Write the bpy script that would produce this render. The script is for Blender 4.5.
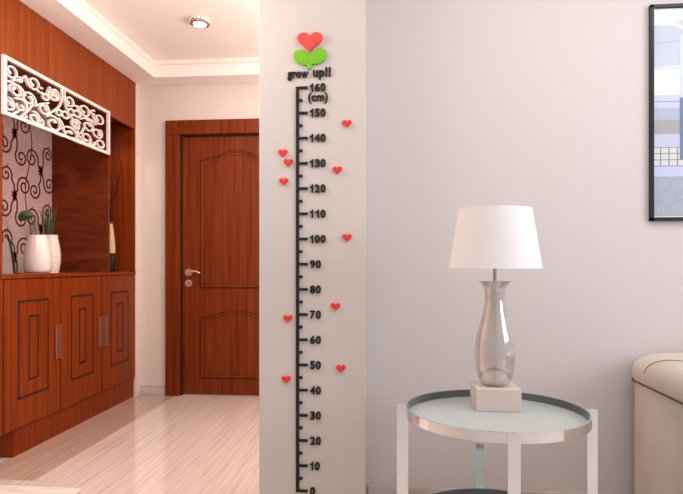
import bpy, bmesh, math, random
from mathutils import Vector, Matrix
random.seed(7)
for o in list(bpy.data.objects): bpy.data.objects.remove(o)
SC = bpy.context.scene
COL = SC.collection
# ------------------------------------------------------------------ camera
F = 560.0
cd = bpy.data.cameras.new('camera'); cam = bpy.data.objects.new('camera', cd); COL.objects.link(cam)
cd.sensor_fit = 'HORIZONTAL'; cd.sensor_width = 36.0; cd.lens = 36.0 * F / 683.0
cd.shift_y = -18.0 / 683.0 * -1
cd.clip_start = 0.02
cam.location = (0, 0, 1.03); cam.rotation_euler = (math.pi / 2, 0, math.atan(50.5 / F))
SC.camera = cam
# ------------------------------------------------------------------ world, lights, exposure
SC.view_settings.view_transform = 'Standard'; SC.view_settings.look = 'None'
SC.view_settings.gamma = 1.0; SC.view_settings.use_curve_mapping = False
SC.view_settings.exposure = 0.55
w = bpy.data.worlds.new('world'); SC.world = w; w.use_nodes = True
w.node_tree.nodes['Background'].inputs[0].default_value = (0.80, 0.78, 0.785, 1)
w.node_tree.nodes['Background'].inputs[1].default_value = 0.50

def light(name, kind, loc, energy, color, size=0.2, rot=(0, 0, 0), size_y=None, spot=None):
    l = bpy.data.lights.new(name, kind); l.energy = energy; l.color = color
    if kind == 'AREA':
        l.size = size
        if size_y: l.shape = 'RECTANGLE'; l.size_y = size_y
    elif kind in ('POINT', 'SPOT'):
        l.shadow_soft_size = size
        if spot: l.spot_size = spot; l.spot_blend = 0.6
    o = bpy.data.objects.new(name, l); o.location = loc; o.rotation_euler = rot; COL.objects.link(o)
    return o
WARM = (1.0, 0.88, 0.80); COOL = (0.84, 0.90, 1.0)
# daylight of a large window on the living room's right hand side
light('window_daylight', 'AREA', (3.2, 0.4, 1.9), 42, COOL, 1.8, (math.radians(90), 0, math.radians(90)), 1.6)
# ceiling lights of the living room
light('ceiling_light_living', 'AREA', (1.0, 1.35, 2.56), 11.5, (1.0, 0.96, 0.95), 1.6, (0, 0, 0), 0.8)
# lights of the hall; the two point fills are added, unseen
light('ceiling_light_hall', 'AREA', (-0.75, 2.95, 2.56), 12, WARM, 0.8, (0, 0, 0), 0.8)
light('added_fill_hall', 'POINT', (-1.15, 1.9, 2.1), 20, WARM, 0.22)  # unseen fill lamp, added to brighten the hall ceiling and walls
light('added_fill_hall_inner', 'POINT', (0.1, 3.3, 2.0), 31, WARM, 0.2)  # second unseen fill, added to lift the inner hall and its ceiling
light('niche_spot', 'SPOT', (-2.12, 3.93, 2.08), 2.2, WARM, 0.02, (0, 0, 0), None, math.radians(140))

# ------------------------------------------------------------------ materials
def lin(c):
    return tuple(((x / 255) / 12.92 if x / 255 <= 0.04045 else ((x / 255 + 0.055) / 1.055) ** 2.4) for x in c) + (1.0,)

def mat(name, col, rough=0.5, metal=0.0, spec=0.5, trans=0.0, noise=None, bump=None, emit=None, coat=0, ior=1.45, alpha=1):
    """noise = (colour2, scale xyz, detail, contrast lo, hi)"""
    m = bpy.data.materials.new(name); m.use_nodes = True
    n = m.node_tree.nodes; L = m.node_tree.links; b = n['Principled BSDF']
    b.inputs['Base Color'].default_value = lin(col); b.inputs['Roughness'].default_value = rough
    b.inputs['Metallic'].default_value = metal; b.inputs['Specular IOR Level'].default_value = spec
    b.inputs['Transmission Weight'].default_value = trans; b.inputs['IOR'].default_value = ior
    b.inputs['Coat Weight'].default_value = coat; b.inputs['Coat Roughness'].default_value = 0.08
    if emit:
        b.inputs['Emission Color'].default_value = lin(emit[0]); b.inputs['Emission Strength'].default_value = emit[1]
    if noise or bump:
        tc = n.new('ShaderNodeTexCoord')
    if noise:
        c2, sc, det, lo, hi = noise[:5]
        mp = n.new('ShaderNodeMapping'); mp.inputs['Scale'].default_value = sc
        if len(noise) > 5: mp.inputs['Rotation'].default_value = noise[5]
        t = n.new('ShaderNodeTexNoise'); t.inputs['Scale'].default_value = 1; t.inputs['Detail'].default_value = det
        if len(noise) > 6: t.inputs['Distortion'].default_value = noise[6]
        r = n.new('ShaderNodeValToRGB'); r.color_ramp.elements[0].position = lo; r.color_ramp.elements[1].position = hi
        r.color_ramp.elements[0].color = lin(col); r.color_ramp.elements[1].color = lin(c2)
        L.new(tc.outputs['Object'], mp.inputs[0]); L.new(mp.outputs[0], t.inputs[0]); L.new(t.outputs[0], r.inputs[0])
        L.new(r.outputs[0], b.inputs['Base Color'])
    if bump:
        t2 = n.new('ShaderNodeTexNoise'); t2.inputs['Scale'].default_value = bump[0]; t2.inputs['Detail'].default_value = 4
        L.new(tc.outputs['Object'], t2.inputs[0])
        bp = n.new('ShaderNodeBump'); bp.inputs['Strength'].default_value = bump[1]; bp.inputs['Distance'].default_value = 0.002
        L.new(t2.outputs[0], bp.inputs['Height']); L.new(bp.outputs[0], b.inputs['Normal'])
    return m

M = {}
M['wall_hall'] = mat('wall_paint_hall', (220, 206, 198), 0.7, bump=(180, 0.06))
M['wall'] = mat('wall_paint', (207, 201, 200), 0.75, bump=(180, 0.06))
M['pillar'] = mat('pillar_paint', (208, 201, 196), 0.7, bump=(180, 0.06))
M['ceiling'] = mat('ceiling_paint', (250, 244, 240), 0.8)
M['wood'] = mat('wood_cabinet', (138, 58, 14), 0.4, noise=((100, 34, 6), (55, 55, 1.3), 5, 0.32, 0.72, (0, 0, 0), 0.6), spec=0.18)
M['wood_frieze'] = mat('wood_frieze', (150, 70, 22), 0.42, noise=((118, 47, 12), (48, 48, 1.2), 5, 0.3, 0.7, (0, 0, 0), 0.6), spec=0.18)
M['wood_door'] = mat('wood_door', (128, 54, 12), 0.42, noise=((92, 32, 6), (42, 42, 1.2), 5, 0.32, 0.7, (0, 0, 0), 0.7), spec=0.2)
M['wood_partition'] = mat('wood_partition', (126, 54, 24), 0.42, noise=((88, 32, 14), (3, 3, 14), 4, 0.35, 0.7, (0.2, 0.25, 0), 1.2), spec=0.18)
M['wood_dark'] = mat('wood_groove', (34, 8, 4), 0.7)
M['white'] = mat('white_lacquer', (240, 228, 222), 0.35)
M['wallpaper'] = mat('wallpaper', (186, 160, 154), 0.6, noise=((172, 146, 142), (8, 8, 120), 3, 0.35, 0.7))
M['scroll'] = mat('wallpaper_scroll', (84, 28, 34), 0.5)
M['ceramic'] = mat('white_ceramic', (238, 226, 220), 0.25, coat=0.3)
M['black'] = mat('black_foam', (24, 20, 19), 0.55)
M['black_gloss'] = mat('black_glaze', (22, 20, 20), 0.25)
M['cream'] = mat('cream_glaze', (205, 178, 135), 0.3)
M['red'] = mat('red_foam', (226, 50, 44), 0.5)
M['coral'] = mat('coral_foam', (236, 78, 70), 0.5)
M['green'] = mat('green_foam', (118, 190, 36), 0.5)
M['leaf'] = mat('leaf_green', (92, 112, 52), 0.45, noise=((60, 82, 34), (40, 40, 40), 3, 0.3, 0.7))
M['grass'] = mat('grass_green', (72, 84, 48), 0.6)
M['twig'] = mat('twig_bark', (34, 14, 8), 0.9)
M['chrome'] = mat('chrome', (234, 238, 240), 0.10, 1.0)
M['handle_metal'] = mat('brushed_bronze', (176, 120, 100), 0.35, 0.8)
M['door_metal'] = mat('door_hardware', (225, 190, 172), 0.35, 0.8)
M['pole_metal'] = mat('pole_metal', (178, 166, 160), 0.4, 0.3)
M['black_frame'] = mat('black_frame', (26, 26, 28), 0.3)
M['shade'] = mat('lamp_shade_fabric', (232, 230, 232), 0.8, bump=(500, 0.08))
M['lamp_block'] = mat('lamp_block', (214, 200, 192), 0.45)
M['leather'] = mat('cream_leather', (214, 202, 190), 0.42, noise=((206, 193, 180), (6, 6, 6), 3, 0.35, 0.65), bump=(260, 0.12))
M['seam_leather'] = mat('seam_leather', (150, 130, 112), 0.6)
M['piping'] = mat('brown_piping', (92, 78, 66), 0.5)
M['skirting'] = mat('stone_skirting', (208, 198, 192), 0.35, noise=((184, 172, 164), (3, 3, 26), 6, 0.35, 0.65, (0, 0.5, 0)))
M['slab'] = mat('white_stone_slab', (236, 226, 222), 0.2, noise=((220, 205, 198), (5, 30, 5), 4, 0.4, 0.7))
M['marble'] = mat('floor_marble', (222, 207, 198), 0.06, noise=((200, 180, 169), (90, 1.6, 1), 6, 0.42, 0.68, (0, 0, math.radians(-8.5)), 0.35), spec=0.7, coat=0.4)
M['border'] = mat('floor_border_marble', (194, 166, 150), 0.06, noise=((172, 142, 126), (60, 1.6, 1), 6, 0.4, 0.7, (0, 0, math.radians(-8.5)), 0.35), spec=0.7, coat=0.4)
M['bulb'] = mat('light_diffuser', (255, 250, 240), 0.5, emit=((255, 244, 230), 4.0))
M['copper'] = mat('copper_ring', (200, 130, 105), 0.3, 0.7)

def glass_mat(name, col, rough=0.02, tint=0.5):
    """thin pane: mostly see-through, some gloss"""
    m = bpy.data.materials.new(name); m.use_nodes = True; n = m.node_tree.nodes; L = m.node_tree.links
    n.remove(n['Principled BSDF']); out = n['Material Output']
    t = n.new('ShaderNodeBsdfTransparent'); t.inputs[0].default_value = lin(col)
    g = n.new('ShaderNodeBsdfGlossy'); g.inputs['Roughness'].default_value = rough; g.inputs[0].default_value = (0.95, 0.97, 0.96, 1)
    mx = n.new('ShaderNodeMixShader'); mx.inputs[0].default_value = tint
    L.new(t.outputs[0], mx.inputs[1]); L.new(g.outputs[0], mx.inputs[2]); L.new(mx.outputs[0], out.inputs[0])
    return m
M['pane'] = glass_mat('mirror_glass', (250, 252, 255), 0.0, 0.05)

def table_glass():
    m = bpy.data.materials.new('frosted_table_glass'); m.use_nodes = True; n = m.node_tree.nodes; L = m.node_tree.links
    b = n['Principled BSDF']; b.inputs['Base Color'].default_value = lin((226, 232, 230)); b.inputs['Roughness'].default_value = 0.10
    t = n.new('ShaderNodeBsdfTransparent'); t.inputs[0].default_value = lin((214, 224, 220))
    mx = n.new('ShaderNodeMixShader'); mx.inputs[0].default_value = 0.46
    L.new(b.outputs[0], mx.inputs[1]); L.new(t.outputs[0], mx.inputs[2]); L.new(mx.outputs[0], n['Material Output'].inputs[0])
    return m
M['table_glass'] = table_glass()
M['glass_edge'] = mat('glass_edge', (100, 106, 104), 0.35)

def pearl_glass():
    m = bpy.data.materials.new('smoky_pearl_glass'); m.use_nodes = True; n = m.node_tree.nodes; L = m.node_tree.links
    b = n['Principled BSDF']; b.inputs['Base Color'].default_value = lin((226, 220, 218)); b.inputs['Roughness'].default_value = 0.09
    b.inputs['Metallic'].default_value = 0.55
    t = n.new('ShaderNodeBsdfTransparent'); t.inputs[0].default_value = lin((236, 226, 220))
    fr = n.new('ShaderNodeLayerWeight'); fr.inputs[0].default_value = 0.35
    mp = n.new('ShaderNodeMapRange'); mp.inputs[3].default_value = 0.62; mp.inputs[4].default_value = 0.95
    L.new(fr.outputs['Facing'], mp.inputs[0])
    mx = n.new('ShaderNodeMixShader')
    L.new(mp.outputs[0], mx.inputs[0]); L.new(t.outputs[0], mx.inputs[1]); L.new(b.outputs[0], mx.inputs[2])
    L.new(mx.outputs[0], n['Material Output'].inputs[0])
    return m
M['pearl'] = pearl_glass()

# ------------------------------------------------------------------ mesh builder
class MB:
    def __init__(s): s.bm = bmesh.new(); s.mi = 0
    def _tag(s, faces, mi=None):
        for f in faces: f.material_index = s.mi if mi is None else mi
    def box(s, x0, x1, y0, y1, z0, z1, bev=0.0, seg=2):
        r = bmesh.ops.create_cube(s.bm, size=1.0); vs = r['verts']
        for v in vs:
            v.co = Vector(((x0 + x1) / 2 + v.co.x * (x1 - x0), (y0 + y1) / 2 + v.co.y * (y1 - y0), (z0 + z1) / 2 + v.co.z * (z1 - z0)))
        fs = {f for v in vs for f in v.link_faces}; s._tag(fs)
        if bev > 0:
            es = {e for v in vs for e in v.link_edges}
            r = bmesh.ops.bevel(s.bm, geom=list(es), offset=bev, segments=seg, affect='EDGES', profile=0.5)
            s._tag(r['faces'])
        return s
    def prism(s, pts, axis, a, b):
        """polygon pts (2D) extruded along axis from a to b"""
        def mk(p, t):
            return Vector((t, p[0], p[1])) if axis == 'x' else (Vector((p[0], t, p[1])) if axis == 'y' else Vector((p[0], p[1], t)))
        A = [s.bm.verts.new(mk(p, a)) for p in pts]; B = [s.bm.verts.new(mk(p, b)) for p in pts]
        fs = [s.bm.faces.new(A), s.bm.faces.new(B)]
        n = len(pts)
        for i in range(n): fs.append(s.bm.faces.new((A[i], A[(i + 1) % n], B[(i + 1) % n], B[i])))
        s._tag(fs); return s
    def ring(s, c, rx, ry, z0, z1, th, seg=96):
        """elliptical band with inner wall"""
        P = []
        for i in range(seg):
            a = 2 * math.pi * i / seg; ca, sa = math.cos(a), math.sin(a)
            P.append([s.bm.verts.new((c[0] + (rx - d) * ca, c[1] + (ry - d) * sa, z)) for d, z in ((0, z0), (0, z1), (th, z1), (th, z0))])
        fs = []
        for i in range(seg):
            A, B = P[i], P[(i + 1) % seg]
            for k in range(4): fs.append(s.bm.faces.new((A[k], B[k], B[(k + 1) % 4], A[(k + 1) % 4])))
        s._tag(fs); return s
    def disc(s, c, rx, ry, z0, z1, seg=96):
        pts = [(c[0] + rx * math.cos(2 * math.pi * i / seg), c[1] + ry * math.sin(2 * math.pi * i / seg)) for i in range(seg)]
        return s.prism(pts, 'z', z0, z1)
    def lathe(s, c, prof, seg=48, cap=True, sx=1.0, sy=1.0):
        R = []
        for r, z in prof:
            R.append([s.bm.verts.new((c[0] + r * sx * math.cos(2 * math.pi * i / seg), c[1] + r * sy * math.sin(2 * math.pi * i / seg), c[2] + z)) for i in range(seg)])
        fs = []
        for a, b in zip(R, R[1:]):
            for i in range(seg): fs.append(s.bm.faces.new((a[i], a[(i + 1) % seg], b[(i + 1) % seg], b[i])))
        if cap: fs.append(s.bm.faces.new(R[0])); fs.append(s.bm.faces.new(R[-1]))
        s._tag(fs); return s
    def tube(s, pts, rad, seg=8):
        """round tube along 3D points; rad number or list"""
        pts = [Vector(p) for p in pts]; n = len(pts)
        rad = rad if isinstance(rad, (list, tuple)) else [rad] * n
        R = []; up = None
        for i, p in enumerate(pts):
            d = (pts[min(i + 1, n - 1)] - pts[max(i - 1, 0)]).normalized()
            if up is None: up = d.orthogonal().normalized()
            up = (up - d * up.dot(d)); up = up.normalized() if up.length > 1e-6 else d.orthogonal().normalized()
            sd = d.cross(up)
            R.append([s.bm.verts.new(p + (up * math.cos(2 * math.pi * k / seg) + sd * math.sin(2 * math.pi * k / seg)) * rad[i]) for k in range(seg)])
        fs = []
        for a, b in zip(R, R[1:]):
            for k in range(seg): fs.append(s.bm.faces.new((a[k], a[(k + 1) % seg], b[(k + 1) % seg], b[k])))
        fs.append(s.bm.faces.new(R[0])); fs.append(s.bm.faces.new(R[-1])); s._tag(fs); return s
    def ribbon(s, pts, wd, axis, a, b):
        """flat strip of width wd following 2D pts, extruded along axis from a to b"""
        n = len(pts); wd = wd if isinstance(wd, (list, tuple)) else [wd] * n
        def mk(p, t):
            return Vector((t, p[0], p[1])) if axis == 'x' else (Vector((p[0], t, p[1])) if axis == 'y' else Vector((p[0], p[1], t)))
        Q = []
        for i in range(n):
            p, q = pts[max(i - 1, 0)], pts[min(i + 1, n - 1)]
            dx, dy = q[0] - p[0], q[1] - p[1]; l = math.hypot(dx, dy) or 1
            nx, ny = -dy / l * wd[i] / 2, dx / l * wd[i] / 2
            L_, R_ = (pts[i][0] + nx, pts[i][1] + ny), (pts[i][0] - nx, pts[i][1] - ny)
            Q.append([s.bm.verts.new(mk(L_, a)), s.bm.verts.new(mk(L_, b)), s.bm.verts.new(mk(R_, b)), s.bm.verts.new(mk(R_, a))])
        fs = []
        for A, B in zip(Q, Q[1:]):
            for k in range(4): fs.append(s.bm.faces.new((A[k], B[k], B[(k + 1) % 4], A[(k + 1) % 4])))
        fs.append(s.bm.faces.new(Q[0])); fs.append(s.bm.faces.new(Q[-1])); s._tag(fs); return s
    def mesh(s, name, mats, off=(0, 0, 0), smooth=False, auto=40):
        bmesh.ops.recalc_face_normals(s.bm, faces=s.bm.faces[:])
        me = bpy.data.meshes.new(name)
        for v in s.bm.verts: v.co -= Vector(off)
        if smooth:
            for f in s.bm.faces: f.smooth = True
            for e in s.bm.edges:
                if len(e.link_faces) == 2 and e.calc_face_angle(0) > math.radians(auto): e.smooth = False
        s.bm.to_mesh(me); s.bm.free()
        for m in (mats if isinstance(mats, (list, tuple)) else [mats]): me.materials.append(M[m])
        return me
    def build(s, name, mats, parent=None, smooth=False, auto=40, origin=None):
        """parent's world location is taken off so the part sits where it was drawn"""
        if parent is not None: off = wloc(parent)
        else: off = Vector(origin) if origin else Vector((0, 0, 0))
        o = bpy.data.objects.new(name, s.mesh(name, mats, off, smooth, auto)); COL.objects.link(o)
        if parent is not None: o.parent = parent
        else: o.location = off
        return o
def wloc(o):
    v = Vector(o.location)
    while o.parent: o = o.parent; v += Vector(o.location)
    return v
def thing(name, label, cat, loc, group=None):
    o = bpy.data.objects.new(name, None); COL.objects.link(o); o.location = loc; o.empty_display_size = 0.1
    o['label'] = label; o['category'] = cat
    if group: o['group'] = group
    return o
def tag(o, label, cat, group=None):
    o['label'] = label; o['category'] = cat
    if group: o['group'] = group
    return o
def struct(o): o['kind'] = 'structure'; return o
def smooth_pts(P, n=8):
    """Catmull-Rom through points of any dimension"""
    out = []
    for i in range(len(P) - 1):
        p0, p1, p2, p3 = P[max(i - 1, 0)], P[i], P[i + 1], P[min(i + 2, len(P) - 1)]
        for k in range(n):
            t = k / n
            out.append(tuple(0.5 * ((2 * b) + (-a + c) * t + (2 * a - 5 * b + 4 * c - d) * t * t + (-a + 3 * b - 3 * c + d) * t ** 3) for a, b, c, d in zip(p0, p1, p2, p3)))
    out.append(tuple(P[-1])); return out
def spiral(c, r, a0, turns, d=1, r1=0.15, n=26):
    return [(c[0] + (r * (1 - t) + r * r1 * t) * math.cos(a0 + d * turns * 2 * math.pi * t), c[1] + (r * (1 - t) + r * r1 * t) * math.sin(a0 + d * turns * 2 * math.pi * t)) for t in [i / n for i in range(n + 1)]]

# ------------------------------------------------------------------ the setting
CX = -2.0        # plane of the cabinet's front
BY = 4.294       # back wall of the hall
PY = 2.22        # face of the pillar
WY = 2.36        # living room wall
struct(MB().box(-2.55, 3.4, -2.4, 4.5, -0.1, 0.0).build('floor', 'marble'))
struct(MB().box(-2.03, -1.70, 2.53, BY, 0.0, 0.0015).build('trim_1', 'border'))
struct(MB().box(-2.45, -1.424, 1.8, 2.457, 0.0, 0.004, 0.001).build('trim_2', 'slab'))
struct(MB().box(-2.55, -2.45, -2.4, 4.5, 0, 2.9).build('wall_left', 'wall_hall'))
struct(MB().box(-2.45, -2.0, 4.222, BY, 0, 2.46).build('wall_left_return', 'wall_hall'))
m = MB(); m.box(-2.45, -1.77, BY, BY + .14, 0, 2.9); m.box(-0.67, 1.2, BY, BY + .14, 0, 2.9); m.box(-1.77, -0.67, BY, BY + .14, 2.165, 2.9)
struct(m.build('wall_back', 'wall_hall'))
struct(MB().box(-0.107 - .01, 3.4, WY, WY + .14, 0, 2.9).build('wall_right', 'wall'))
struct(MB().box(-0.534, -0.107, PY, PY + .34, 0, 2.9, 0.003).build('wall_pillar', 'pillar'))
struct(MB().box(1.0, 1.1, WY + .14, BY, 0, 2.9).build('wall_hall_right', 'wall_hall'))
struct(MB().box(-2.55, 1.2, 2.2, 4.5, 2.58, 2.66).build('ceiling', 'ceiling'))
struct(MB().box(-2.55, 3.4, -2.4, 2.2, 2.58, 2.66).build('ceiling_living', 'ceiling'))
m = MB(); m.box(-2.45, -1.80, 1.0, BY, 2.457, 2.58, 0.0); m.box(-1.80, 1.0, 4.115, BY, 2.457, 2.58, 0.0)
m.box(-1.83, -1.785, 1.0, 4.115, 2.545, 2.58, .006); m.box(-1.80, 1.0, 4.09, 4.125, 2.545, 2.58, .006)
struct(m.build('ceiling_soffit', 'ceiling'))
struct(MB().box(-2.0, -1.785, BY - .012, BY, 0, 0.078, 0.002).build('baseboard_back', 'skirting'))
struct(MB().box(-0.10, 3.4, WY - .014, WY, 0, 0.104, 0.002).build('baseboard_right', 'skirting'))

# door at the end of the hall
dr = thing('door_1', 'x', 'x', (-1.22, BY, 0)); del dr['label']; del dr['category']; struct(dr)
m = MB()
for x0, x1 in ((-1.779, -1.665), (-0.775, -0.661)): m.box(x0, x1, BY - .03, BY + .10, 0, 2.054, 0.006)
m.box(-1.779, -0.661, BY - .03, BY + .10, 2.055, 2.168, 0.006)
fr = m.build('door_frame', 'wood_door', dr)
m = MB(); m.box(-1.672, -1.655, BY + .0, BY + .055, 0, 2.06); m.box(-.785, -.768, BY, BY + .055, 0, 2.06); m.box(-1.66, -.78, BY, BY + .055, 2.046, 2.06)
m.build('door_seal', 'wood_dark', dr)
DY = BY + .02
m = MB(); m.box(-1.655, -0.785, DY, DY + .045, 0.006, 2.046, 0.002)
lf = m.build('door_leaf', 'wood_door', dr)
def mould(name, pts, wd=0.016):
    mm = MB(); y0 = DY
    mm.tube([(x, y0, z) for x, z in pts], wd * .5, 8)
    mm.tube([(x + .0, y0 - .002, z) for x, z in [(-1.22 + (x + 1.22) * .955, 0) for x, z in pts[:0]]] or [(pts[0][0], y0, pts[0][1]), (pts[0][0], y0, pts[0][1] + .001)], .001, 4)
    return mm.build(name, 'wood_door', lf, smooth=True)
def inset(pts, cx, cz, d):
    return [(x + (d if x < cx else -d) if abs(x - cx) > .2 else x, z + (d if z < cz else -d)) for x, z in pts]
up_arch = smooth_pts([(-1.50, 1.845), (-1.45, 1.85), (-1.38, 1.875), (-1.30, 1.91), (-1.22, 1.922), (-1.14, 1.91), (-1.06, 1.875), (-.99, 1.85), (-.94, 1.845)], 5)
upper = [(-1.50, 0.86)] + [(-1.50, 1.845)] + up_arch + [(-.94, 0.86), (-1.50, 0.86)]
lo_arch = smooth_pts([(-1.50, .60), (-1.44, .605), (-1.36, .635), (-1.28, .652), (-1.22, .656), (-1.16, .652), (-1.08, .635), (-1.0, .605), (-.94, .60)], 5)
lower = [(-1.50, .148), (-1.50, .60)] + lo_arch + [(-.94, .148), (-1.50, .148)]
def panel(name, pts, cz):
    mm = MB()
    for w0, yy, dd in ((0.014, .007, 0), (0.006, .003, .026)):
        q = inset(pts, -1.22, cz, dd)
        for A, B in zip(q, q[1:]):
            if math.hypot(A[0] - B[0], A[1] - B[1]) < 1e-5: continue
            mm.tube([(A[0], DY, A[1]), (B[0], DY, B[1])], w0 / 2, 8)
    mm.mi = 1
    q = inset(pts, -1.22, cz, -.012)
    for A, B in zip(q, q[1:]):
        if math.hypot(A[0] - B[0], A[1] - B[1]) < 1e-5: continue
        mm.tube([(A[0], DY + .0005, A[1]), (B[0], DY + .0005, B[1])], .003, 6)
    return mm.build(name, ['wood_door', 'wood_dark'], lf, smooth=True)
panel('panel_moulding', upper, 1.3); panel('panel_moulding', lower, .35)
hx, hz = -1.604, .971
m = MB()
def ydisc(m, x, z, r, y0, y1, n=28): m.prism([(x + r * math.cos(2 * math.pi * i / n), z + r * math.sin(2 * math.pi * i / n)) for i in range(n)], 'y', y0, y1)
ydisc(m, hx, hz, .030, DY - .010, DY); ydisc(m, hx, hz, .012, DY - .05, DY - .008, 16)
m.tube(smooth_pts([(hx - .004, DY - .045, hz), (hx + .035, DY - .048, hz + .010), (hx + .075, DY - .048, hz + .008), (hx + .105, DY - .046, hz - .006)], 5), [.0085] * 8 + [.0075] * 6 + [.006, .004], 10)
m.build('door_handle', 'door_metal', lf, smooth=True)
m = MB(); ydisc(m, hx, hz - .085, .028, DY - .010, DY); m.mi = 1; ydisc(m, hx, hz - .085, .010, DY - .013, DY - .009, 16)
m.build('door_lock', ['door_metal', 'copper'], lf, smooth=True)

# ------------------------------------------------------------------ downlight
t = thing('downlight', 'small round lit downlight with copper ring on the hall ceiling', 'ceiling light', (-1.21, 3.448, 2.58))
MB().lathe((-1.21, 3.448, 2.553), [(.052, 0), (.060, .006), (.068, .020), (.068, .027)], 40).build('housing', 'chrome', t, smooth=True)
MB().lathe((-1.21, 3.448, 2.549), [(.040, 0), (.040, .003), (.060, .006), (.061, .003), (.056, 0)], 40, cap=False).build('ring', 'copper', t, smooth=True)
MB().lathe((-1.21, 3.448, 2.545), [(.030, 0), (.040, .004), (.041, .008)], 40).build('diffuser', 'bulb', t, smooth=True)

# ------------------------------------------------------------------ built-in cabinet
cb = thing('hall_cabinet', 'tall red-brown wooden hall cabinet with open display niches and white fretwork', 'cabinet', (-2.2, 3.45, 0))
XB = -2.42; Y0 = 2.70; YP = 3.80; Y1 = 4.22
m = MB(); m.box(XB, CX - .015, 2.82, Y1, 0, .15); m.build('plinth', 'wood', cb)
m = MB(); m.box(XB, CX - .022, Y0 + .005, Y1, .15, .957); m.build('base_carcass', 'wood_dark', cb)
m = MB(); m.box(XB, CX + .004, Y0, Y1, .957, .979, .002); m.build('counter_slab', 'wood', cb)
def cab_door(y0, y1, sides):
    mm = MB(); mm.box(CX - .022, CX, y0 + .004, y1 - .004, .153, .953, .002)
    mm.mi = 1
    def rect(a, b, c, d, t=.013):
        for (ya, yb, za, zb) in ((a, b, c, c + t), (a, b, d - t, d), (a, a + t * .9, c, d), (b - t * .9, b, c, d)):
            mm.box(CX - .001, CX + .0006, ya, yb, za, zb)
    rect(y0 + .112, y1 - .118, .304, .838); rect(y0 + .202, y1 - .208, .392, .752)
    d = mm.build('door', ['wood', 'wood_dark'], cb)
    for sd in sides:
        a, b = (y1 - .062, y1 - .008) if sd > 0 else (y0 + .008, y0 + .050)
        MB().box(CX, CX + .014, a, b, .468, .672, .003).build('handle', 'handle_metal', d)
    return d
cab_door(2.726, 3.226, (1,)); cab_door(3.226, 3.721, (1,)); cab_door(3.721, 4.22, (-1,))
m = MB(); m.box(XB, CX, Y0, Y0 + .018, .979, 2.455); m.box(XB, CX - .001, Y0 - .001, Y0 + .022, .15, .957); m.build('side_panel', 'wood', cb)
m = MB(); m.box(XB, CX, Y1 - .022, Y1, .979, 2.455); m.build('side_panel', 'wood', cb)
m = MB(); m.box(XB, CX, YP, YP + .02, .979, 2.11); m.build('partition', 'wood_partition', cb)
m = MB(); m.box(CX - .02, CX + .001, Y0 - .0008, Y1 + .0005, 2.092, 2.4555); m.box(XB, CX, Y0 + .018, Y1 - .02, 2.14, 2.16)
m.build('frieze_board', 'wood_frieze', cb)
m = MB(); m.box(XB - .012, XB, YP, Y1, .979, 2.2); m.build('back_board', 'wood_partition', cb)
# wallpapered back with printed scrolls
m = MB(); m.box(XB - .012, XB, Y0, YP, .979, 2.2); m.mi = 1
def scroll_motif(cy, cz, mir, s=1.0):
    q = []
    for (dy, dz, r, a0, tn, dr_) in ((-.085, .06, .062, -.4, 1.7, 1), (.085, -.075, .058, 2.9, 1.7, 1), (.07, .11, .05, 3.6, 1.6, -1), (-.06, -.13, .055, .8, 1.6, -1)):
        sp = spiral((cy + mir * dy * s, cz + dz * s), r * s, a0 if mir > 0 else math.pi - a0, tn, dr_ * mir, .12, 40)
        m.ribbon([(cy, cz)] and sp, .0115 * s, 'x', XB, XB + .0012)
        a = smooth_pts([(cy, cz), ((cy + sp[0][0]) / 2 + .012, (cz + sp[0][1]) / 2 - .012 * mir), sp[0]], 6)
        m.ribbon(a, .0115 * s, 'x', XB, XB + .0012)
        p = sp[8]; m.ribbon([(p[0], p[1]), (p[0] + .02, p[1] + .022)], [.008, .003], 'x', XB, XB + .0012)
    for k in range(8):
        a = k * math.pi / 4 + .2
        m.ribbon([(cy, cz), (cy + .016 * math.cos(a), cz + .022 * math.sin(a)), (cy + .032 * math.cos(a), cz + .04 * math.sin(a))], [.008, .018, .003], 'x', XB, XB + .0012)
k = 0
for i, cy in enumerate((2.80, 3.12, 3.40, 3.67)):
    for j in range(4):
        cz = 1.08 + j * .40 + (0.2 if i % 2 else 0)
        if cz > 2.05: continue
        scroll_motif(cy, cz, 1 if i % 2 else -1, 1.12)
for y in (3.26, 3.54):
    m.ribbon(smooth_pts([(y + .035 * math.sin(q * 1.3), 1.0 + q * .14) for q in range(9)], 5), .0075, 'x', XB, XB + .0011)
for v in m.bm.verts:
    v.co.y = min(max(v.co.y, Y0 + .019), YP - .001); v.co.z = max(v.co.z, .979)
m.build('back_panel', ['wallpaper', 'scroll'], cb)
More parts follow.
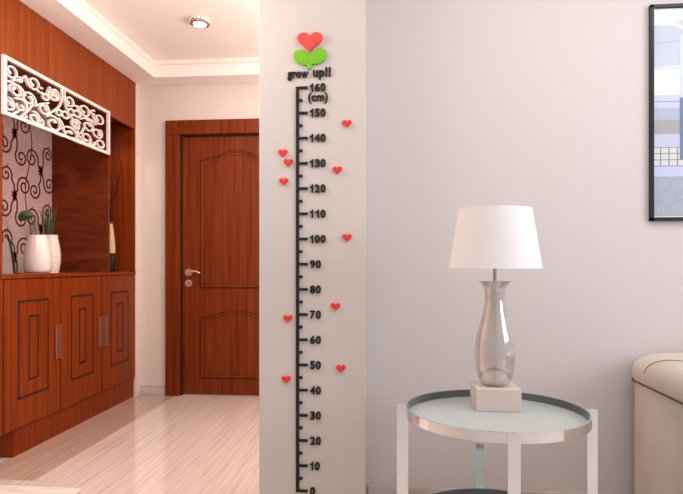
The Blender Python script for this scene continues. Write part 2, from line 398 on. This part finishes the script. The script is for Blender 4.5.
# fretwork
LY0, LY1, LZ0, LZ1 = 2.705, 3.79, 1.806, 2.112
LX0, LX1 = CX + .0015, CX + .016
m = MB()
m.box(LX0, LX1 + .003, LY0, LY1, LZ1 - .018, LZ1); m.box(LX0, LX1 + .003, LY0, LY1, LZ0, LZ0 + .018)
m.box(LX0, LX1 + .003, LY0, LY0 + .022, LZ0 + .018, LZ1 - .018); m.box(LX0, LX1 + .003, LY1 - .022, LY1, LZ0 + .018, LZ1 - .018)
SCR = [(2.769, 2.047, 0.0594, 0.0399, 2.6, 1.3, 1), (2.804, 1.953, 0.0551, 0.0361, 3.6, 1.3, -1), (2.743, 1.867, 0.0527, 0.0361, 1.6, 1.3, -1), (2.91, 1.942, 0.0632, 0.0408, -0.5, 1.3, 1), (2.844, 1.879, 0.0347, 0.0228, 2.6, 0.8, 1), (2.953, 2.044, 0.0632, 0.0409, 2.8, 1.3, 1), (3.061, 1.998, 0.0266, 0.0161, 0, 0, 1), (3.146, 2.047, 0.0575, 0.0342, 2.4, 1.3, 1), (3.042, 1.924, 0.0541, 0.0342, 1.5, 1.3, -1), (2.962, 1.851, 0.056, 0.0351, 2.0, 1.3, -1), (3.136, 1.861, 0.0836, 0.0494, 2.6, 1.3, -1), (3.127, 2.035, 0.0622, 0.0371, 0.2, 1.3, -1), (3.191, 1.944, 0.029, 0.0171, 0, 0, 1), (3.257, 1.947, 0.0342, 0.02, 0, 0, 1), (3.321, 1.982, 0.0333, 0.018, 0, 0, 1), (3.387, 1.988, 0.0347, 0.0199, 0, 0, 1), (3.3, 2.045, 0.0632, 0.0361, 2.8, 1.3, 1), (3.468, 2.035, 0.0798, 0.0428, 3.0, 1.3, 1), (3.127, 1.783, 0.0518, 0.0313, 1, 1.15, 1), (3.31, 1.831, 0.0983, 0.057, 2.8, 1.3, -1), (3.376, 1.915, 0.0622, 0.0352, 0.6, 1.3, 1), (3.516, 1.943, 0.0727, 0.039, 2.0, 1.3, -1), (3.628, 1.924, 0.0713, 0.038, 1.0, 1.3, -1), (3.492, 1.859, 0.0765, 0.0418, 3.2, 1.3, 1), (3.673, 1.859, 0.0451, 0.0237, 0, 0, 1), (3.577, 1.845, 0.0451, 0.0237, 2, 0.8, 1), (3.653, 2.025, 0.077, 0.0399, 2.6, 1.3, 1), (2.877, 1.802, 0.0356, 0.0238, 0.5, 0.8, 1), (3.257, 1.8, 0.0399, 0.0228, 2, 0.8, -1), (3.015, 2.018, 0.0347, 0.0209, 1, 0.8, 1), (3.376, 1.827, 0.0375, 0.0209, 3, 0.8, 1), (3.577, 2.045, 0.0356, 0.019, 1, 0.8, 1), (2.836, 2.027, 0.0247, 0.0162, 4, 0.8, 1), (3.015, 1.842, 0.0256, 0.0162, 0, 0, 1)]
for (cy, cz, ry, r, a0, tn, d_) in SCR:
    if tn == 0:
        m.ribbon([(cy + ry * math.cos(2 * math.pi * i / 20), cz + r * math.sin(2 * math.pi * i / 20)) for i in range(21)], .0095, 'x', LX0, LX1)
    else:
        sp = [(cy + (y - cy) * ry / r, z) for y, z in spiral((cy, cz), r, a0, tn, d_, .36, 34)]
        m.ribbon(sp, [.005, .007] + [.0088] * 26 + [.009, .011, .014, .017, .018, .014, .009], 'x', LX0, LX1)
STR = [[(3.216, 2.123), (3.221, 2.052), (3.196, 1.984), (3.089, 1.908)], [(3.247, 2.108), (3.252, 2.049), (3.278, 1.983), (3.365, 1.919), (3.41, 1.847)], [(2.72, 1.984), (2.781, 1.988), (2.844, 1.982), (2.885, 1.951)], [(2.773, 2.001), (2.828, 2.019), (2.885, 2.06)], [(2.796, 1.914), (2.86, 1.922), (2.893, 1.899), (2.885, 1.864)], [(2.844, 1.826), (2.91, 1.882), (2.944, 1.924)], [(2.781, 1.825), (2.828, 1.854)], [(2.962, 1.918), (3.015, 1.945), (3.089, 1.971)], [(3.399, 2.035), (3.343, 2.032)], [(3.421, 1.965), (3.492, 1.99), (3.565, 1.989), (3.615, 1.975)], [(3.468, 1.919), (3.433, 1.878), (3.376, 1.865)], [(2.893, 1.844), (2.844, 1.804), (2.789, 1.806)], [(3.186, 1.91), (3.226, 1.884), (3.247, 1.84)]]
for st in STR: m.ribbon(smooth_pts(st, 6), .009, 'x', LX0, LX1)
for v in m.bm.verts:
    v.co.y = min(max(v.co.y, LY0), LY1); v.co.z = min(max(v.co.z, LZ0), LZ1)
m.build('fretwork', 'white', cb)

# ------------------------------------------------------------------ things on the counter
CZ = .979
def vase_prof(h, pts): return [(r, z * h) for r, z in pts]
# white barrel vase
c = (-2.208, 3.32, CZ)
t = thing('vase', 'smooth white barrel-shaped vase in front of the ribbed one on the hall cabinet', 'vase', c)
pf = smooth_pts([(.056, 0), (.072, .010), (.079, .045), (.078, .10), (.070, .16), (.058, .215), (.052, .236)], 5)
m = MB(); m.lathe(c, pf + [(.050, .237), (.047, .225), (.052, .15)], 48); m.build('body', 'ceramic', t, smooth=True, auto=60)
t = thing('leaf_stem', 'single rounded green leaf on a curved stem rising from the smooth white vase', 'plant', (c[0], c[1], CZ + .2))
lx, ly = c[0] - .014, c[1]
MB().tube(smooth_pts([(lx, ly, CZ + .16), (lx + .004, ly, CZ + .25), (lx - .01, ly, CZ + .30), (lx - .035, ly, CZ + .345), (lx - .06, ly, CZ + .36)], 5), .003, 6).build('stem', 'leaf', t, smooth=True)
m = MB(); lc = Vector((lx - .065, ly, CZ + .365))
bmesh.ops.create_uvsphere(m.bm, u_segments=20, v_segments=12, radius=1.0)
for v in m.bm.verts:
    x, y, z = v.co; wdt = .030 * (1 - .25 * x)
    v.co = lc + Vector((x * .050, y * .03, z * wdt - .012 * x * x + .008 * x))
m.build('leaf', 'leaf', t, smooth=True)
# ribbed vase
c = (-2.285, 3.56, CZ)
t = thing('vase', 'white horizontally ribbed vase with grass behind the smooth vase', 'vase', c)
pf = []
H_ = .252
for i in range(97):
    u = i / 96; r = .052 + .018 * math.sin(math.pi * min(1, u * 1.02 + .08)) + .0016 * math.cos(u * 16 * 2 * math.pi)
    pf.append((r, u * H_))
MB().lathe(c, pf + [(.045, H_), (.044, H_ - .02)], 40).build('body', 'ceramic', t, smooth=True, auto=70)
t = thing('grass_tuft', 'tuft of dark green upright grass standing in the ribbed vase', 'plant', (c[0], c[1], CZ + .2))
m = MB()
for i in range(60):
    a = random.uniform(0, 6.28); r0 = random.uniform(0, .03); h = random.uniform(.10, .24); sp = random.uniform(0, .05)
    b = Vector((c[0] - .01 + r0 * math.cos(a), c[1] + r0 * math.sin(a), CZ + H_ - .03))
    m.tube([b, b + Vector((sp * .3 * math.cos(a), sp * .3 * math.sin(a), h * .6)), b + Vector((sp * math.cos(a), sp * math.sin(a), h))], [.0026, .002, .0004], 5)
o = m.build('blades', 'grass', t)
# black rimmed white vase
c = (-2.225, 3.06, CZ)
t = thing('sculptural_vase', 'white curved vase with a black edge, leftmost on the hall cabinet', 'vase', c)
out = smooth_pts([(.048, 0), (.042, .05), (.032, .12), (.020, .18), (.004, .212)], 6)
m = MB()
full = [(-x, z) for x, z in out] + [(x, z) for x, z in reversed(out)]
m.prism([(c[0] + x, c[2] + z) for x, z in full], 'y', c[1] - .004, c[1] + .004)
bmesh.ops.triangulate(m.bm, faces=[f for f in m.bm.faces if len(f.verts) > 4])
m.build('body', 'ceramic', t)
m = MB(); m.tube([(c[0] + x, c[1], c[2] + z + .002) for x, z in out], .0065, 8)
m.build('black_edge', 'black', t)
# far niche vase with twigs
c = (-2.105, 4.03, CZ)
t = thing('vase', 'slender vase, black below and cream above, in the narrow far niche', 'vase', c)
MB().lathe(c, [(.030, 0), (.034, .01), (.037, .08), (.036, .14)], 36).build('lower_body', 'black_gloss', t, smooth=True, auto=60)
MB().lathe(c, smooth_pts([(.036, .14), (.034, .20), (.027, .28), (.017, .35), (.012, .375)], 4), 36).build('upper_body', 'cream', t, smooth=True, auto=60)
t = thing('twig_bunch', 'dark crooked bare twigs rising from the black and cream vase', 'twigs', (c[0], c[1], CZ + .37))
m = MB(); bx, by_ = c[0], c[1]
def tw(p, r=.0045): m.tube(smooth_pts([(bx + a * 1.25 + .004, by_ + b_, CZ + z) for a, b_, z in p], 4), [r * (1 - .7 * i / ((len(p) - 1) * 4)) for i in range((len(p) - 1) * 4 + 1)], 6)
tw([(0, 0, .33), (.008, -.02, .45), (.0, -.01, .52), (.035, 0, .60), (.045, .0, .68), (.062, .01, .78), (.05, 0, .88), (.055, .0, .98), (.035, 0, 1.07)], .008)
tw([(.003, 0, .33), (-.01, -.02, .47), (.015, -.02, .55), (.0, -.02, .66), (.02, -.02, .76)], .006)
tw([(.045, 0, .68), (.02, .0, .78), (.03, .0, .9), (.01, 0, 1.0)], .0025)
tw([(.055, 0, .9), (.085, 0, .99), (.08, 0, 1.06)], .0025)
tw([(.008, 0, .33), (.05, .0, .25), (.055, 0, .12)], .003) if False else None
m.build('twig', 'twig', t)

# ------------------------------------------------------------------ growth chart on the pillar
FY = PY - .0075
px = 1 / 252.25
def gx(u): return (u - 392.0) * px * .9975       # pillar chart layout in metres, 1 chart unit = 4 mm
def hx_(u):                                        # exact chart column
    xc = (u - 341.5) / 560; c_, s_ = math.cos(math.atan(50.5 / 560)), math.sin(math.atan(50.5 / 560))
    return PY * (xc * c_ - s_) / (xc * s_ + c_)
rl = thing('growth_ruler', 'black height-measuring wall ruler from 0 to 160 cm on the pillar', 'height chart', (-.372, PY, .13))
RX = -.3765; Z0 = .1265
m = MB(); m.box(RX - .0065, RX + .0065, FY, PY, Z0 - .006, Z0 + 1.617, .0015); m.build('spine', 'black', rl)
for i in range(33):
    z = Z0 + i * .050375; L_ = .041 if i % 2 == 0 else .020
    MB().box(RX + .003, RX + L_, FY + .0005, PY, z - .0054, z + .0054, .001).build('tick_mark', 'black', rl)
def text_mesh(s, bold=.022):
    cu = bpy.data.curves.new('t', 'FONT'); cu.body = s; cu.size = 1; cu.extrude = .05; cu.offset = bold; cu.resolution_u = 4
    cu.space_character = 1.06
    o = bpy.data.objects.new('t', cu); COL.objects.link(o)
    dg = bpy.context.evaluated_depsgraph_get(); me = bpy.data.meshes.new_from_object(o.evaluated_get(dg))
    bpy.data.objects.remove(o); bpy.data.curves.remove(cu); return me
def text(name, s, x0, x1, z0, z1, parent, mt='black', bold=.022, depth=.0065):
    me = text_mesh(s, bold); vs = [v.co.copy() for v in me.vertices]
    a0, a1 = min(v.x for v in vs), max(v.x for v in vs); b0, b1 = min(v.y for v in vs), max(v.y for v in vs)
    off = wloc(parent) if parent else Vector((x0, PY, z0))
    for v in me.vertices:
        X_ = x0 + (v.co.x - a0) / (a1 - a0) * (x1 - x0); Z_ = z0 + (v.co.y - b0) / (b1 - b0) * (z1 - z0)
        v.co = Vector((X_, PY - depth if v.co.z > 0 else PY, Z_)) - off
    me.materials.clear(); me.materials.append(M[mt]); me.name = name
    o = bpy.data.objects.new(name, me); COL.objects.link(o)
    if parent: o.parent = parent
    else: o.location = off
    return o
def numeral(s, x0, z0, parent):
    """bold numeral of one or more digits as one cut-out; 1 is a stem with a flag"""
    off = wloc(parent); H = .033; cw = .0232; m = MB(); x = x0
    for ch in s:
        if ch == '1':
            a = x + .0075
            m.prism([(a + .0028, z0), (a + .0095, z0), (a + .0095, z0 + H), (a + .0048, z0 + H), (a + .0026, z0 + H - .0058), (a - .0045, z0 + H - .0090), (a - .0045, z0 + H - .0142), (a + .0028, z0 + H - .0118)], 'y', PY - .0065, PY)
        else:
            me = text_mesh(ch, .034); vs = [v.co for v in me.vertices]
            a0, a1 = min(v.x for v in vs), max(v.x for v in vs); b0, b1 = min(v.y for v in vs), max(v.y for v in vs)
            for v in me.vertices:
                v.co = Vector((x + (v.co.x - a0) / (a1 - a0) * .0206, PY - .0065 if v.co.z > 0 else PY, z0 + (v.co.y - b0) / (b1 - b0) * H))
            m.bm.from_mesh(me); bpy.data.meshes.remove(me)
        x += cw
    for f in m.bm.faces: f.material_index = 0
    return m.build('numeral', 'black', parent)
for i in range(17):
    numeral(str(i * 10), -.3262 - (.004 if i in (1,) or i > 9 else 0), Z0 + i * .10075 - .0165, rl)
text('unit_lettering', '(cm)', -.3335, -.254, Z0 + 1.612 - .065, Z0 + 1.612 - .020, rl, bold=.03)
wl = thing('wall_lettering', 'black lettering reading grow up!! above the ruler on the pillar', 'lettering', (-.33, PY, 1.77))
text('word', 'grow', hx_(287.7), hx_(308.6), 1.768, 1.804, wl, bold=.034)
text('word', 'up!!', hx_(313), hx_(331), 1.770, 1.819, wl, bold=.036)
def heart_pts(w, h, n=40):
    P = []
    for i in range(n):
        a = 2 * math.pi * i / n; x = 16 * math.sin(a) ** 3; y = 13 * math.cos(a) - 5 * math.cos(2 * a) - 2 * math.cos(3 * a) - math.cos(4 * a)
        P.append((x / 32 * w, (y + 2.5) / 29 * h))
    return P
def puffy(m, pts, cx, cz, th, rot=0):
    """foam cut-out with slightly rounded front"""
    ca, sa = math.cos(rot), math.sin(rot)
    def ring_(k, y): return [m.bm.verts.new((cx + (x * ca - z * sa) * k, y, cz + (x * sa + z * ca) * k)) for x, z in pts]
    R = [ring_(1, PY), ring_(1, PY - th * .6), ring_(.93, PY - th * .92), ring_(.80, PY - th)]
    n = len(pts); fs = []
    for a, b in zip(R, R[1:]):
        for i in range(n): fs.append(m.bm.faces.new((a[i], a[(i + 1) % n], b[(i + 1) % n], b[i])))
    fs.append(m.bm.faces.new(R[0])); f = m.bm.faces.new(R[-1]); fs.append(f)
    m._tag(fs); bmesh.ops.triangulate(m.bm, faces=[R and f])
fl = thing('flower_sticker', 'coral heart flower with two green leaves above the lettering on the pillar', 'wall sticker', (-.325, PY, 1.82))
m = MB(); puffy(m, heart_pts(.104, .080), hx_(310.2), 1.918, .016); m.build('heart_bloom', 'coral', fl, smooth=True)
for sgn in (-1, 1):
    cx_, cz_ = hx_(310.2) + sgn * .030, 1.860
    P = [(.041 * math.cos(a), .029 * math.sin(a) * (1 + .1 * math.cos(a))) for a in [2 * math.pi * i / 32 for i in range(32)]]
    m = MB(); puffy(m, P, cx_, cz_, .010, sgn * .5); m.build('leaf', 'green', fl, smooth=True)
sx = hx_(309.6); MB().box(sx - .0105, sx + .0105, PY - .009, PY, 1.812, 1.85, .003).build('stem', 'green', fl)
HE = [(347, 124, 'topmost small red heart sticker, upper right of the pillar between 140 and 150'),
      (283, 153.5, 'upper red heart of the three clustered left of the ruler'),
      (288.5, 163, 'red heart level with 130, close to the left of the ruler'),
      (284, 182, 'lowest red heart of the upper cluster left of the ruler, near 120'),
      (337.5, 170.5, 'red heart right of the number 130 on the pillar'),
      (347, 238, 'red heart near the pillar right edge, level with 100'),
      (335.5, 307, 'red heart right of the ruler between 70 and 80'),
      (288, 319, 'red heart left of the ruler level with 70'),
      (341, 369, 'lowest red heart right of the ruler, level with 50'),
      (286.5, 380, 'lowest red heart left of the ruler, between 40 and 50')]
hm = None
for u, v, lb in HE:
    x = hx_(u); z = 1.03 - (v - 265) * px * (1.0 + (u - 341.5) / 560 * .0) * (1 / ((u - 341.5) / 560 * .0898 + .996)) * .9985
    if hm is None:
        m = MB(); puffy(m, heart_pts(.0375, .032), 0, 0, .009)
        for q in m.bm.verts: q.co.y -= PY
        hm = m.mesh('heart_sticker', 'red', smooth=True)
    o = bpy.data.objects.new('heart_sticker', hm); COL.objects.link(o); o.location = (x, PY, z)
    tag(o, lb, 'wall sticker', 'small red hearts around the ruler')

# ------------------------------------------------------------------ mirror on the living room wall, its reflection painted in flat colours
FX0, FX1, FZ0, FZ1 = 1.030, 1.60, 1.206, 2.073
YF = WY - .018
pc = thing('framed_mirror', 'large mirror in a thin black frame on the living room wall, its reflection painted on', 'mirror', ((FX0 + FX1) / 2, WY, FZ0))
m = MB()
for b in ((FX0, FX1, FZ0, FZ0 + .015), (FX0, FX1, FZ1 - .015, FZ1), (FX0, FX0 + .015, FZ0, FZ1), (FX1 - .015, FX1, FZ0, FZ1)):
    m.box(b[0], b[1], YF, WY, b[2], b[3], .002)
m.build('frame', 'black_frame', pc)
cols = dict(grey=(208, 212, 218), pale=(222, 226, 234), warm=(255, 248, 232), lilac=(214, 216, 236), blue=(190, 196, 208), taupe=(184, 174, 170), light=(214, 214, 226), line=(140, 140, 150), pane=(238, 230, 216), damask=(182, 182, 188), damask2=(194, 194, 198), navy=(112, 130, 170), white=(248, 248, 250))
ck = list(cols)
for k_, v_ in cols.items(): M['refl_' + k_] = mat('painted_reflection_' + k_, v_, 0.5)
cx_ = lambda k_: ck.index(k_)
m = MB(); yb = WY - .006; lay = [0]  # flat patches paint the room reflected in the mirror
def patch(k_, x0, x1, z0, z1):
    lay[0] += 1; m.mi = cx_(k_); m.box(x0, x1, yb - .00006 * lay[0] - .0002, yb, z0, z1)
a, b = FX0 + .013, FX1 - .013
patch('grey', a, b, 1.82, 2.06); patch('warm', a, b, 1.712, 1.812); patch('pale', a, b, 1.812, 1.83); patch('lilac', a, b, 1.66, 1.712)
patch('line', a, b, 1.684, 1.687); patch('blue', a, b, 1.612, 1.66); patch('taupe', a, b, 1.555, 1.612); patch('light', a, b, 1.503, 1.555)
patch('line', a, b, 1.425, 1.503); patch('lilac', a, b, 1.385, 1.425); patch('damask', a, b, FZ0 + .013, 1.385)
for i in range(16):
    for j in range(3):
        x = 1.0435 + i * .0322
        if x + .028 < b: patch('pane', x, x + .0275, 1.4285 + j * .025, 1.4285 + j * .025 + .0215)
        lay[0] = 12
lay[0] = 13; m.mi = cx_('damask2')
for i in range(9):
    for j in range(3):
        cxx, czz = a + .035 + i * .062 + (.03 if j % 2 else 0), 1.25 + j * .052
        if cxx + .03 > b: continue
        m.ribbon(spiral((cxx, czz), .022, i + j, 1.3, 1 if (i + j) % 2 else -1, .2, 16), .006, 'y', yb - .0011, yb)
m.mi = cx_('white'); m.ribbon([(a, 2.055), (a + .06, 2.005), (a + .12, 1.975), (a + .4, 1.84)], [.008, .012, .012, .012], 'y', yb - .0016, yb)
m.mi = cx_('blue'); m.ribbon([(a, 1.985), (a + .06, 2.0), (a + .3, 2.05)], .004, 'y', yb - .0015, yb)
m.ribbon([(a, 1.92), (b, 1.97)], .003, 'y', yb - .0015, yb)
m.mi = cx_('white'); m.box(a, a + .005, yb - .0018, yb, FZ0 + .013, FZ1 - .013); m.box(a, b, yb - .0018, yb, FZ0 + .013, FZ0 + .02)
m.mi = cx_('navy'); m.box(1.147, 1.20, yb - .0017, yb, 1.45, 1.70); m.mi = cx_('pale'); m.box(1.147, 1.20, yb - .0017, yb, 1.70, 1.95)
m.build('painted_reflection', ['refl_' + k_ for k_ in ck], pc)
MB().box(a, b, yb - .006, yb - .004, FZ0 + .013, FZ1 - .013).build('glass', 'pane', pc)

# ------------------------------------------------------------------ side table
TC = (.3205, 1.785); TZ = .584
tb = thing('side_table', 'round glass-topped side table with flat chrome legs below the lamp', 'table', (TC[0], TC[1], 0))
RX_, RY_ = .279, .263
MB().ring(TC, RX_, RY_, TZ - .029, TZ, .005).build('top_rim', 'chrome', tb, smooth=True)
MB().ring(TC, RX_ - .0052, RY_ - .0052, TZ - .028, TZ - .001, .002).build('rim_lining', 'glass_edge', tb, smooth=True)
MB().disc(TC, RX_ - .0075, RY_ - .0075, TZ - .0285, TZ - .0245).build('glass_top', 'table_glass', tb)
MB().ring(TC, RX_, RY_, .206, .230, .005).build('shelf_rim', 'chrome', tb, smooth=True)
MB().ring(TC, RX_ - .0052, RY_ - .0052, .2075, .229, .002).build('shelf_lining', 'glass_edge', tb, smooth=True)
MB().disc(TC, RX_ - .0075, RY_ - .0075, .2065, .2105).build('glass_shelf', 'table_glass', tb)
for (x, y, w_, d_) in ((.0335, 1.807, .0185, .005), (.6150, 1.791, .0160, .005), (.321, TC[1] - RY_ - .006, .0165, .006), (.314, TC[1] + RY_ + .006, .0155, .006)):
    MB().box(x - w_, x + w_, y - d_, y + d_, 0, TZ + .001, .001).build('leg', 'chrome', tb)

# ------------------------------------------------------------------ table lamp
LX, LY, LZ = .341, 1.903, TZ - .0245
lp = thing('table_lamp', 'table lamp with smoky glass bottle base and tapered white shade', 'lamp', (LX, LY, LZ))
MB().box(LX - .071, LX + .071, LY - .071, LY + .071, LZ, LZ + .072, .002).build('base_block', 'lamp_block', lp)
bz = LZ + .072
S = [(.034, 0), (.050, .014), (.061, .045), (.0655, .090), (.0655, .118), (.061, .160), (.050, .200), (.039, .240), (.0335, .272), (.0325, .295), (.0375, .325), (.055, .346)]
prf = smooth_pts(S, 5)
inn = [(max(r - .003, .002), z + .002) for r, z in reversed(prf)]
m = MB(); m.lathe((LX, LY, bz), prf, 56); m.build('bottle', 'pearl', lp, smooth=True, auto=60)
MB().lathe((LX, LY, bz), [(.006, .004), (.006, .45), (.010, .451), (.010, .50)], 16).build('pole', 'pole_metal', lp, smooth=True)
m = MB(); z0, z1 = 1.019, 1.216; m.lathe((LX, LY, 0), [(.1505, z0), (.1185, z1), (.1165, z1), (.1485, z0), (.1505, z0)], 72, cap=False)
for k in range(3):
    a = k * 2.094 + .5; m.tube([(LX, LY, z1 - .02), (LX + .1165 * math.cos(a), LY + .1165 * math.sin(a), z1 - .004)], .0018, 6)
m.tube([(LX, LY, bz + .49), (LX, LY, z1 - .018)], .003, 6)
m.build('lamp_shade', 'shade', lp, smooth=True, auto=60)

# ------------------------------------------------------------------ sofa
sf = thing('sofa', 'cream leather sofa arm with padded top and dark piping at the right', 'sofa', (1.8, 1.9, 0))
m = MB(); m.box(.957, 1.36, 1.42, 2.325, .05, .575, .012, 3); m.build('arm', 'leather', sf, smooth=True)
m = MB()
def round_rect(x0, x1, y0, y1, rr, n=8):
    P = []
    for cx0, cy0, a0 in ((x1 - rr, y1 - rr, 0), (x0 + rr, y1 - rr, 1), (x0 + rr, y0 + rr, 2), (x1 - rr, y0 + rr, 3)):
        for i in range(n + 1):
            a = (a0 + i / n) * math.pi / 2; P.append((cx0 + rr * math.cos(a), cy0 + rr * math.sin(a)))
    return P
R = []
for ins, z in ((.006, .580), (.001, .590), (0, .605), (0, .625), (.004, .640), (.012, .654), (.026, .668), (.045, .679), (.07, .686), (.10, .690)):
    R.append([m.bm.verts.new((x, y, z)) for x, y in round_rect(.940 + ins, 1.40 - ins, 1.40 + ins, 2.338 - ins * .55, .055 + ins * .15)])
for a, b in zip(R, R[1:]):
    for k in range(len(a)): m.bm.faces.new((a[k], a[(k + 1) % len(a)], b[(k + 1) % len(a)], b[k]))
m.bm.faces.new(R[0]); m.bm.faces.new(R[-1])
m.build('arm_pad', 'leather', sf, smooth=True, auto=60)
m = MB()
m.tube([(1.36, 2.332, .577), (.975, 2.332, .577), (.957, 2.327, .577), (.950, 2.312, .577), (.950, 1.42, .577), (.97, 1.408, .577), (1.36, 1.408, .577)], .0055, 8)
m.build('piping', 'piping', sf, smooth=True)
MB().tube(smooth_pts([(.9395, 2.19, .622), (.9435, 2.185, .641), (.9520, 2.178, .6555), (.966, 2.165, .6695), (.985, 2.145, .6805), (1.01, 2.115, .687), (1.035, 2.08, .6898)], 8), .0016, 6).build('seam', 'seam_leather', sf, smooth=True)
m2 = MB(); m2.box(1.355, 2.6, 1.40, 2.325, .05, .42, .03, 3); m2.build('seat', 'leather', sf, smooth=True)
m3 = MB(); m3.box(1.39, 2.6, 2.08, 2.33, .42, .80, .05, 4); m3.build('backrest', 'leather', sf, smooth=True)
for x in (1.0, 2.5):
    for y in (1.48, 2.26): MB().box(x - .02, x + .02, y - .02, y + .02, 0, .05).build('foot', 'black_frame', sf)
